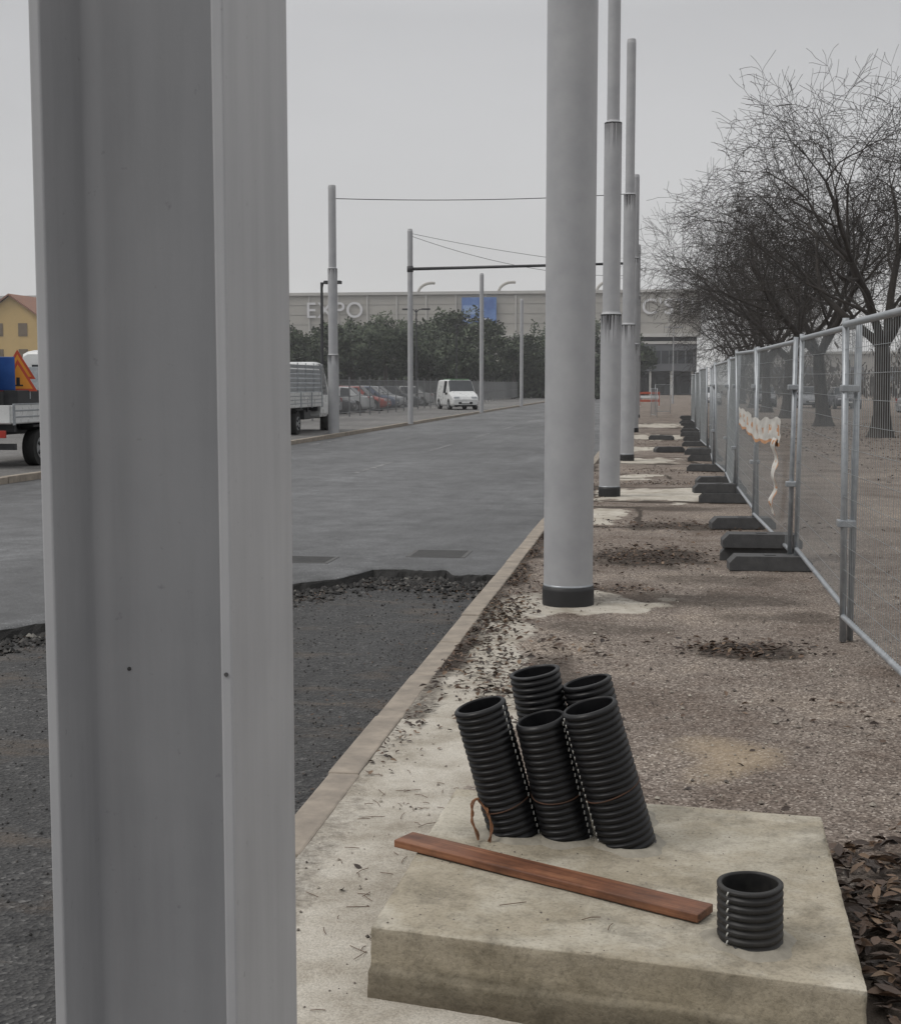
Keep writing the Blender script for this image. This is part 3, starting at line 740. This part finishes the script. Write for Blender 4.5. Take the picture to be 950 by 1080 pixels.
# yellow house
MY = mat('yellow_render', (.52,.37,.16), (.45,.32,.14), .6, .85, 0, .1); MT = mat('roof_tiles', (.27,.13,.085), (.18,.09,.06), 2, .85, 0, .4)
MYw = mat('shutter_brown', (.16,.12,.08), (.12,.09,.06), 2, .8, 0, 0)
e = empty('yellow_house', (-74.2, 152, 0), D(0)); g = Geo(); g.box(-3.2, 3.2, 0, 12, 0, 9.7, 0); g.poly([(-3.2,0,9.7),(3.2,0,9.7),(0,0,11.9)], 0); g.box(-16, -3.2, 1, 12, 0, 8, 0); g.build('walls', [MY], e)
g = Geo()
for s in (-1, 1): g.poly([(0,-.5,12.1),(s*3.8,-.5,9.5),(s*3.8,12.5,9.5),(0,12.5,12.1)]); g.poly([(0,-.5,12.1),(s*3.8,-.5,9.5),(s*3.8,-.5,9.3),(0,-.5,11.88)])
g.box(-16.5,-3.3,.6,12.4,8,8.3); g.build('roof', [MT], e)
g = Geo()
for zz in (1.2, 4.2, 7.2):
    for xx in (-2.1, .9): g.box(xx, xx+1.1, -.06, 0, zz, zz+1.5)
g.build('windows', [MYw], e)

# ---------------------------------------------------------------- vehicles
def paint(name, c): return mat(name, c, tuple(k*.85 for k in c), 3, .3, 0, 0, rr=.08)
def wheel(g, x, y, r=.32, w=.2, s=1):
    g.tube((x, y-w/2, r), (x, y+w/2, r), r, r, 24, 0, True)
    yo = y+s*(w/2+.003)
    g.tube((x, yo-.004, r), (x, yo+.004, r), r*.62, r*.58, 18, 1, True)
    for k in range(5):
        t = k*1.2566; g.tube((x+.1*math.cos(t)*r*3, yo+.008*s, r+.1*math.sin(t)*r*3), (x+.16*math.cos(t)*r*3.2, yo+.008*s, r+.16*math.sin(t)*r*3.2), .03, .03, 6, 2, True)
def car(loc, rz, col, kind='hatch', L=4.1, W=1.74, H=1.48, name='parked_car'):
    e = empty(name, loc, rz); P = paint('car_paint', col); hw = W/2
    if kind == 'van':
        st = [(0,.30,.60,.66,.86,.80,0),(.03,.22,.78,.84,.96,.88,0),(.12,.2,.95,1.03,1,.9,0),(.20,.2,1.02,1.16,1,.9,0),(.34,.2,1.05,1.0*H,1,.84,1),(.37,.2,1.05,H+.02,1,.85,0),(.39,.2,1.05,H+.03,1,.85,2),(.56,.2,1.05,H+.04,1,.85,0),(.60,.2,1.05,H+.04,1,.85,0),(.95,.2,1.05,H+.02,1,.85,0),(.985,.22,1.05,H-.02,.98,.83,0),(1,.28,1.0,H-.1,.96,.82,0)]
    elif kind == 'sedan':
        st = [(0,.3,.52,.56,.84,.78,0),(.04,.2,.62,.70,.96,.86,0),(.15,.18,.72,.80,1,.88,0),(.27,.18,.84,.92,1,.86,0),(.40,.18,.88,H-.03,1,.74,1),(.42,.18,.88,H,1,.74,0),(.43,.18,.88,H,1,.74,2),(.57,.18,.9,H,1,.74,0),(.59,.18,.9,H,1,.74,2),(.72,.18,.91,H-.05,1,.73,0),(.84,.2,.92,1.0,1,.84,1),(.97,.22,.9,.96,.97,.84,0),(1,.3,.8,.85,.9,.8,0)]
    else:
        st = [(0,.3,.55,.60,.84,.78,0),(.04,.2,.66,.74,.96,.86,0),(.15,.18,.78,.86,1,.88,0),(.24,.18,.88,.96,1,.86,0),(.39,.18,.92,H-.04,1,.76,1),(.41,.18,.92,H-.02,1,.76,0),(.42,.18,.92,H-.01,1,.76,2),(.60,.18,.94,H,1,.76,0),(.62,.18,.94,H,1,.76,2),(.82,.18,.97,H-.03,1,.75,0),(.88,.18,.98,H-.07,1,.74,0),(.97,.2,.98,1.02,.98,.82,1),(1,.3,.8,.82,.92,.8,0)]
    g = Geo(); n = 12
    for (t, zb, zm, zt, w, wt, fl) in st:
        x = -t*L+L/2; w *= hw; wt *= hw; zt = max(zt, zm+.02); dz = min(.06, (zt-zm)*.4)
        g.v += [(x,-w*.9,zb),(x,-w,zb+.12),(x,-w*1.0,(zb+zm)/2+.05),(x,-w*.97,zm),(x,-wt,zt-dz),(x,-wt*.86,zt),(x,wt*.86,zt),(x,wt,zt-dz),(x,w*.97,zm),(x,w,(zb+zm)/2+.05),(x,w,zb+.12),(x,w*.9,zb)]
    for k in range(1, len(st)):
        fl_end = st[k][6]; fl_start = st[k-1][6]
        for i in range(n):
            j = (i+1) % n; m = 0
            if fl_end == 1 and i in (4,5,6): m = 1
            if fl_start == 2 and i in (3,7): m = 1
            if i == 11: m = 2
            g.face(((k-1)*n+i, (k-1)*n+j, k*n+j, k*n+i), m, False)
    g.face(tuple(range(n-1, -1, -1)), 0); o = (len(st)-1)*n; g.face(tuple(o+i for i in range(n)), 0)
    b = g.build('body', [P, M_glass, M_black], e); bv = b.modifiers.new('b', 'BEVEL'); bv.width = .03; bv.segments = 3; bv.limit_method = 'ANGLE'; bv.angle_limit = D(18); 
    g = Geo(); xf = L/2-.19*L; xr = L/2-.81*L
    for xx in (xf, xr):
        for s in (-1, 1):
            wheel(g, xx, s*(hw-.09), .31, .2, s)
            g.tube((xx, s*(hw-.05), .33), (xx, s*(hw+.004), .33), .38, .37, 24, 0, True)
    g.build('wheels', [M_tyre, M_hub, M_hub], e)
    g = Geo(); x = L/2
    for s in (-1, 1):
        g.box(x-.16, x-.03, s*hw*.62-.17, s*hw*.62+.17, .60 if kind != 'van' else .68, .72 if kind != 'van' else .84, 0)
        g.box(-L/2-.01, -L/2+.12, s*hw*.74-.09, s*hw*.74+.09, .72, .92 if kind != 'van' else 1.2, 1)
        g.box(x-.33*L, x-.33*L+.12, s*(hw+.02)-.07, s*(hw+.02)+.09*1, .95, 1.09, 2)
    g.box(x-.05, x+.012, -.45, .45, .36, .5, 2); g.box(x-.02, x+.02, -.26, .26, .40, .50, 3); g.box(-L/2-.02, -L/2+.02, -.26, .26, .55, .66, 3)
    g.build('lights_and_trim', [mat('headlamp', (.55,.57,.6), (.4,.42,.45), 6, .15), mat('tail_lamp', (.3,.02,.015), None, 5, .3), M_black, M_white], e, bevel=.015)
    return e
WH = (.58,.59,.59)
vn = car((-12.6, 88, .03), D(-68), WH, 'van', 4.4, 1.82, 1.86, 'white_van')
g = Geo(); g.box(-1.2, .62, -.62, .62, 1.895, 1.945, 0); g.build('green_roof_panel', [mat('green_vinyl', (.12,.25,.13), (.10,.21,.11), 3, .5)], vn, bevel=.02)
cols = [(.33,.03,.025),(.30,.31,.33),(.05,.05,.055),(.55,.56,.57),(.36,.05,.03),(.10,.13,.2),(.45,.46,.47),(.04,.045,.05),(.5,.5,.5),(.25,.26,.27)]
rnd = random.Random(2)
for i in range(9):
    y = 64+i*4.6+rnd.uniform(-.5,.5); car((-18.2-.04*i+rnd.uniform(-.4,.4), y, .03), D(rnd.choice((0,180))+rnd.uniform(-3,3)), cols[i % 10], rnd.choice(('hatch','sedan','hatch')))
for i in range(6): car((-26+rnd.uniform(-.4,.4), 92+i*5.5, .03), D(180), cols[(i*3+1) % 10], 'hatch')
for (x, y, r, c, k) in ((4.3,112,-90,(.55,.56,.57),'hatch'),(7.9,104,-92,(.12,.12,.13),'hatch'),(10.6,100,-85,(.3,.31,.33),'sedan'),(12.6,96,-88,(.05,.05,.06),'hatch'),(17,86,5,(.45,.46,.47),'sedan'),(21,80,0,(.1,.1,.11),'hatch'),(25.5,90,4,(.5,.5,.5),'van'),(14.2,72,10,(.3,.31,.32),'sedan')):
    car((x, y, 0), D(r), c, k, H=1.8 if k == 'van' else 1.47)

def truck(loc, rz, bedtop, cage, name='flatbed_truck'):
    e = empty(name, loc, rz); W_ = paint('truck_white', (.60,.61,.61))
    g = Geo(); g.box(-4.2, 1.9, -.42, -.28, .62, .8, 0); g.box(-4.2, 1.9, .28, .42, .62, .8, 0)
    for x in (-3.9,-2.6,-1.3,0): g.box(x, x+.1, -.9, .9, .70, .86, 0)
    g.box(-3.9, -3.8, -.9, .9, .35, .47, 0); g.box(-1.6,-.7,-.85,-.5,.45,.75,0); g.build('chassis', [M_dark], e)
    g = Geo(); g.box(-4.3, .0, -1.03, 1.03, .86, .93, 0)
    for s in (-1, 1):
        g.box(-4.3, .0, s*1.045-.022, s*1.045+.022, .88, bedtop, 0)
        for k in range(4): x = -4.28+k*1.42; g.box(x, x+.07, s*1.075-.015, s*1.075+.015, .84, bedtop+.03, 1)
        for zz in (.98,1.1,1.22): g.box(-4.24, -.03, s*1.068-.004, s*1.068+.004, zz, zz+.03, 1)
    g.box(-4.345, -4.3, -1.03, 1.03, .88, bedtop, 0); g.box(-.02, .04, -1.03, 1.03, .88, 2.0, 1)
    if cage:
        for s in (-1, 1):
            for k in range(6): g.box(-4.28, -.03, s*1.04-.012, s*1.04+.012, bedtop+.03+k*.15, bedtop+.14+k*.15, 2)
            for k in range(5): x = -4.27+k*1.05; g.box(x, x+.05, s*1.066-.012, s*1.066+.012, bedtop, bedtop+.95, 1)
        for k in range(6): g.box(-4.33, -4.31, -1.0, 1.0, bedtop+.03+k*.15, bedtop+.14+k*.15, 2)
    g.build('dropside_bed', [W_, M_galv, mat('grey_boards', (.30,.31,.32), (.22,.23,.24), 4, .7)], e, bevel=.006)
    g = Geo(); st = [(.12,.55,1.25,2.28,.98,.80,0),(.16,.5,1.25,2.34,1.0,.82,0),(.5,.5,1.25,2.38,1.0,.82,0),(.58,.5,1.25,2.38,1,.82,2),(1.25,.5,1.25,2.34,1,.82,0),(1.36,.5,1.25,2.26,1,.8,0),(1.95,.5,1.22,1.36,.98,.84,1),(2.2,.5,1.08,1.18,.96,.84,0),(2.3,.42,.85,.95,.9,.8,0)]
    n = 12
    for (x, zb, zm, zt, w, wt, fl) in st:
        dz = min(.06, (zt-zm)*.4); g.v += [(x,-w*.95,zb),(x,-w,zb+.12),(x,-w,(zb+zm)/2+.05),(x,-w*.97,zm),(x,-wt,zt-dz),(x,-wt*.86,zt),(x,wt*.86,zt),(x,wt,zt-dz),(x,w*.97,zm),(x,w,(zb+zm)/2+.05),(x,w,zb+.12),(x,w*.95,zb)]
    for k in range(1, len(st)):
        for i in range(n):
            j = (i+1) % n; m = 0
            if st[k][6] == 1 and i in (4,5,6): m = 1
            if st[k-1][6] == 2 and i in (3,7): m = 1
            g.face(((k-1)*n+i, k*n+i, k*n+j, (k-1)*n+j), m)
    g.face(tuple(range(n)), 0); o = (len(st)-1)*n; g.face(tuple(o+n-1-i for i in range(n)), 0)
    g.box(.112,.118,-.6,.6,1.5,2.05,1)
    b = g.build('cab', [W_, M_glass], e); bv = b.modifiers.new('b', 'BEVEL'); bv.width = .035; bv.segments = 3; bv.limit_method = 'ANGLE'; bv.angle_limit = D(18)
    g = Geo()
    for xx in (1.45, -2.9):
        for s in (-1, 1): wheel(g, xx, s*.86, .36, .24, s)
    g.build('wheels', [M_tyre, M_hub, M_dark], e)
    g = Geo()
    for s in (-1, 1):
        g.tube((1.3, s*.98, 1.5), (1.35, s*1.2, 1.55), .015, .015, 6); g.box(1.3, 1.36, s*1.2-.09, s*1.2+.09, 1.35, 1.75, 0); g.box(-4.4, -4.345, s*.8-.16, s*.8+.16, .6, .74, 1)
        g.box(-3.35,-2.45, s*.9-.14, s*.9+.14, .78, .82, 0)
    g.build('mirrors_and_lights', [M_black, mat('tail_red', (.35,.03,.02), None, 5, .3)], e, bevel=.006)
    return e
truck((-12.3, 45.9, .03), D(90), 1.35, True)
t1 = truck((-13.1, 28.9, .03), D(90), 1.22, False)
def tri_sign(parent, x, y, z, s, rz):
    e = empty('roadworks_sign', (0,0,0)); e.parent = parent; e.location = (x, y, z); e.rotation_euler = (0,0,rz)
    g = Geo()
    def tri(k, yy, m): g.poly([(-s*k, yy, s*(.577*(1-k))), (s*k, yy, s*(.577*(1-k))), (0, yy, s*(.577*(1-k))+s*k*1.732)], m)
    tri(1, 0, 0); tri(.76, -.006, 1); tri(1, .01, 2)
    g.box(-.03*s*3, .03*s*3, -.012, -.008, s*.35, s*.75, 2); g.box(-.2*s, .25*s, -.012, -.008, s*.28, s*.36, 2)
    g.build('plate', [mat('sign_red', (.50,.07,.03), (.45,.06,.025), 3, .45), mat('sign_yellow', (.70,.28,.03), (.6,.23,.02), 3, .45), M_black], e)
    g = Geo(); g.tube((-s*.6,.03,-.15),(-s*.6,.03,s*.6),.015,.015,6); g.tube((s*.6,.03,-.15),(s*.6,.03,s*.6),.015,.015,6); g.build('stand', [M_galv], e)
tri_sign(t1, -3.3, -.72, 1.48, .36, D(-65)); tri_sign(t1, -2.85, -.5, 1.72, .34, D(-62))
g = Geo(); g.box(-4.25,-3.75,-.5,.5,.94,2.2,0); g.box(-3.60,-3.58,-.80,-.42,1.5,2.15,1); g.box(-3.7,-2.7,-.9,-.6,.94,1.5,0); g.box(-4.1,-2.2,-.3,.6,.94,1.7,0); g.build('load', [M_dark, mat('sign_blue', (.02,.08,.28), (.02,.06,.22), 3, .4)], t1, bevel=.02)

# railing along the left pavement
g = Geo(); y = 52
while y < 150:
    g.box(-15.03, -14.97, y-.03, y+.03, 0.03, 2.0, 0)
    for z in (.25, 1.05, 1.85): g.box(-15.015, -14.985, y, y+2.5, z-.02, z+.02, 0)
    for k in range(1, 17): g.tube((-15, y+k*.147, .25), (-15, y+k*.147, 1.85), .008, .008, 4, 0)
    y += 2.5
g.build('metal_railing', [mat('railing_grey', (.18,.185,.19), (.13,.135,.14), 5, .6, .2)])
MRW = mat('plastic_red', (.40,.08,.04), None, 3, .5)
def barrier(x, y, rz=0):
    e = empty('plastic_barrier', (x, y, 0), rz); g = Geo()
    for k in range(3): g.box(-.75, .75, -.03, .03, .35+k*.28, .52+k*.28, k % 2)
    for s in (-.7, .7): g.box(s-.03, s+.03, -.04, .04, .05, 1.1, 0); g.box(s-.05, s+.05, -.3, .3, .0, .06, 1)
    g.build('rails', [MRW, M_white], e, bevel=.01)
barrier(-.4, 102, 0); barrier(-4.5, 135, 0); barrier(-7.5, 136, .2)
def rsign(x, y, h, rz=0):
    e = empty('traffic_sign', (x, y, 0), rz); g = Geo(); g.tube((0,.03,0),(0,.03,h),.03,.03,8)
    g.box(-.45,.45,-.01,.012,h-1.0,h,1); g.box(-.35,.35,-.016,-.01,h-.6,h-.3,2)
    g.build('sign', [M_galv, MRW, M_white], e)
rsign(-3, 120, 2.6); rsign(13.8, 62, 3.0)
inst('construction_fence_panel', FM, (.1, 68, .02), (0,0,D(100)), (.5,.7,.7))
inst('construction_fence_panel', FM, (.0, 76, .02), (0,0,D(60)), (.5,.7,.8))

# ---------------------------------------------------------------- winter haze (real scattering air)
mh = bpy.data.materials.new('haze_air'); mh.use_nodes = True; nt = mh.node_tree; nt.nodes.clear()
out = nt.nodes.new('ShaderNodeOutputMaterial'); vs = nt.nodes.new('ShaderNodeVolumeScatter'); vs.inputs['Density'].default_value = .0007; vs.inputs['Color'].default_value = (.97,.975,1,1); vs.inputs['Anisotropy'].default_value = .0
nt.links.new(vs.outputs[0], out.inputs['Volume'])
g = Geo(); g.box(-260, 260, 25, 420, -.5, 40); g.build('haze', [mh])

# ---------------------------------------------------------------- world and light
w = bpy.data.worlds.new('World'); S.world = w; w.use_nodes = True; nt = w.node_tree; L = nt.links
bg = nt.nodes['Background']; bg.inputs['Strength'].default_value = .1
sky = nt.nodes.new('ShaderNodeTexSky'); sky.sky_type = 'NISHITA'; sky.sun_disc = False; sky.sun_elevation = D(48); sky.sun_rotation = D(250)
tc = nt.nodes.new('ShaderNodeTexCoord'); sp = nt.nodes.new('ShaderNodeSeparateXYZ'); L.new(tc.outputs['Generated'], sp.inputs[0])
r = ramp(nt, [(0,(.535,.533,.535)),(.06,(.575,.573,.576)),(.25,(.495,.495,.503)),(.45,(.75,.75,.75)),(1,(1.,1.,1.))]); L.new(sp.outputs['Z'], r.inputs[0])
mp = nt.nodes.new('ShaderNodeMapping'); mp.inputs['Scale'].default_value = (1,1,3); L.new(tc.outputs['Generated'], mp.inputs[0])
n = noise_n(nt, 1.6, 5, .5, mp.outputs[0]); r2 = ramp(nt, [(.3,.90),(.7,1.06)]); L.new(n.outputs['Fac'], r2.inputs[0])
c = mixc(nt, 1., r.outputs[0], r2.outputs[0], 'MULTIPLY')
sc = nt.nodes.new('ShaderNodeVectorMath'); sc.operation = 'SCALE'; sc.inputs['Scale'].default_value = 10.8; L.new(c, sc.inputs[0])
c2 = mixc(nt, .04, sc.outputs[0], sky.outputs[0]); L.new(c2, bg.inputs['Color'])
sl = bpy.data.lights.new('sun', 'SUN'); sl.energy = 1.3; sl.angle = D(22); sl.color = (1., .955, .90); so = bpy.data.objects.new('sun', sl); S.collection.objects.link(so)
so.rotation_euler = Vector((-.62, -.30, .80)).to_track_quat('Z', 'Y').to_euler()

# ---------------------------------------------------------------- camera
cam = bpy.data.cameras.new('Camera'); co = bpy.data.objects.new('Camera', cam); S.collection.objects.link(co); S.camera = co
cam.sensor_fit = 'HORIZONTAL'; cam.sensor_width = 36; cam.lens = 36*1450/950; cam.clip_end = 4000; cam.clip_start = .05
co.location = (0, 0, 1.65); co.rotation_euler = (D(90-5.32), 0, D(8.43))
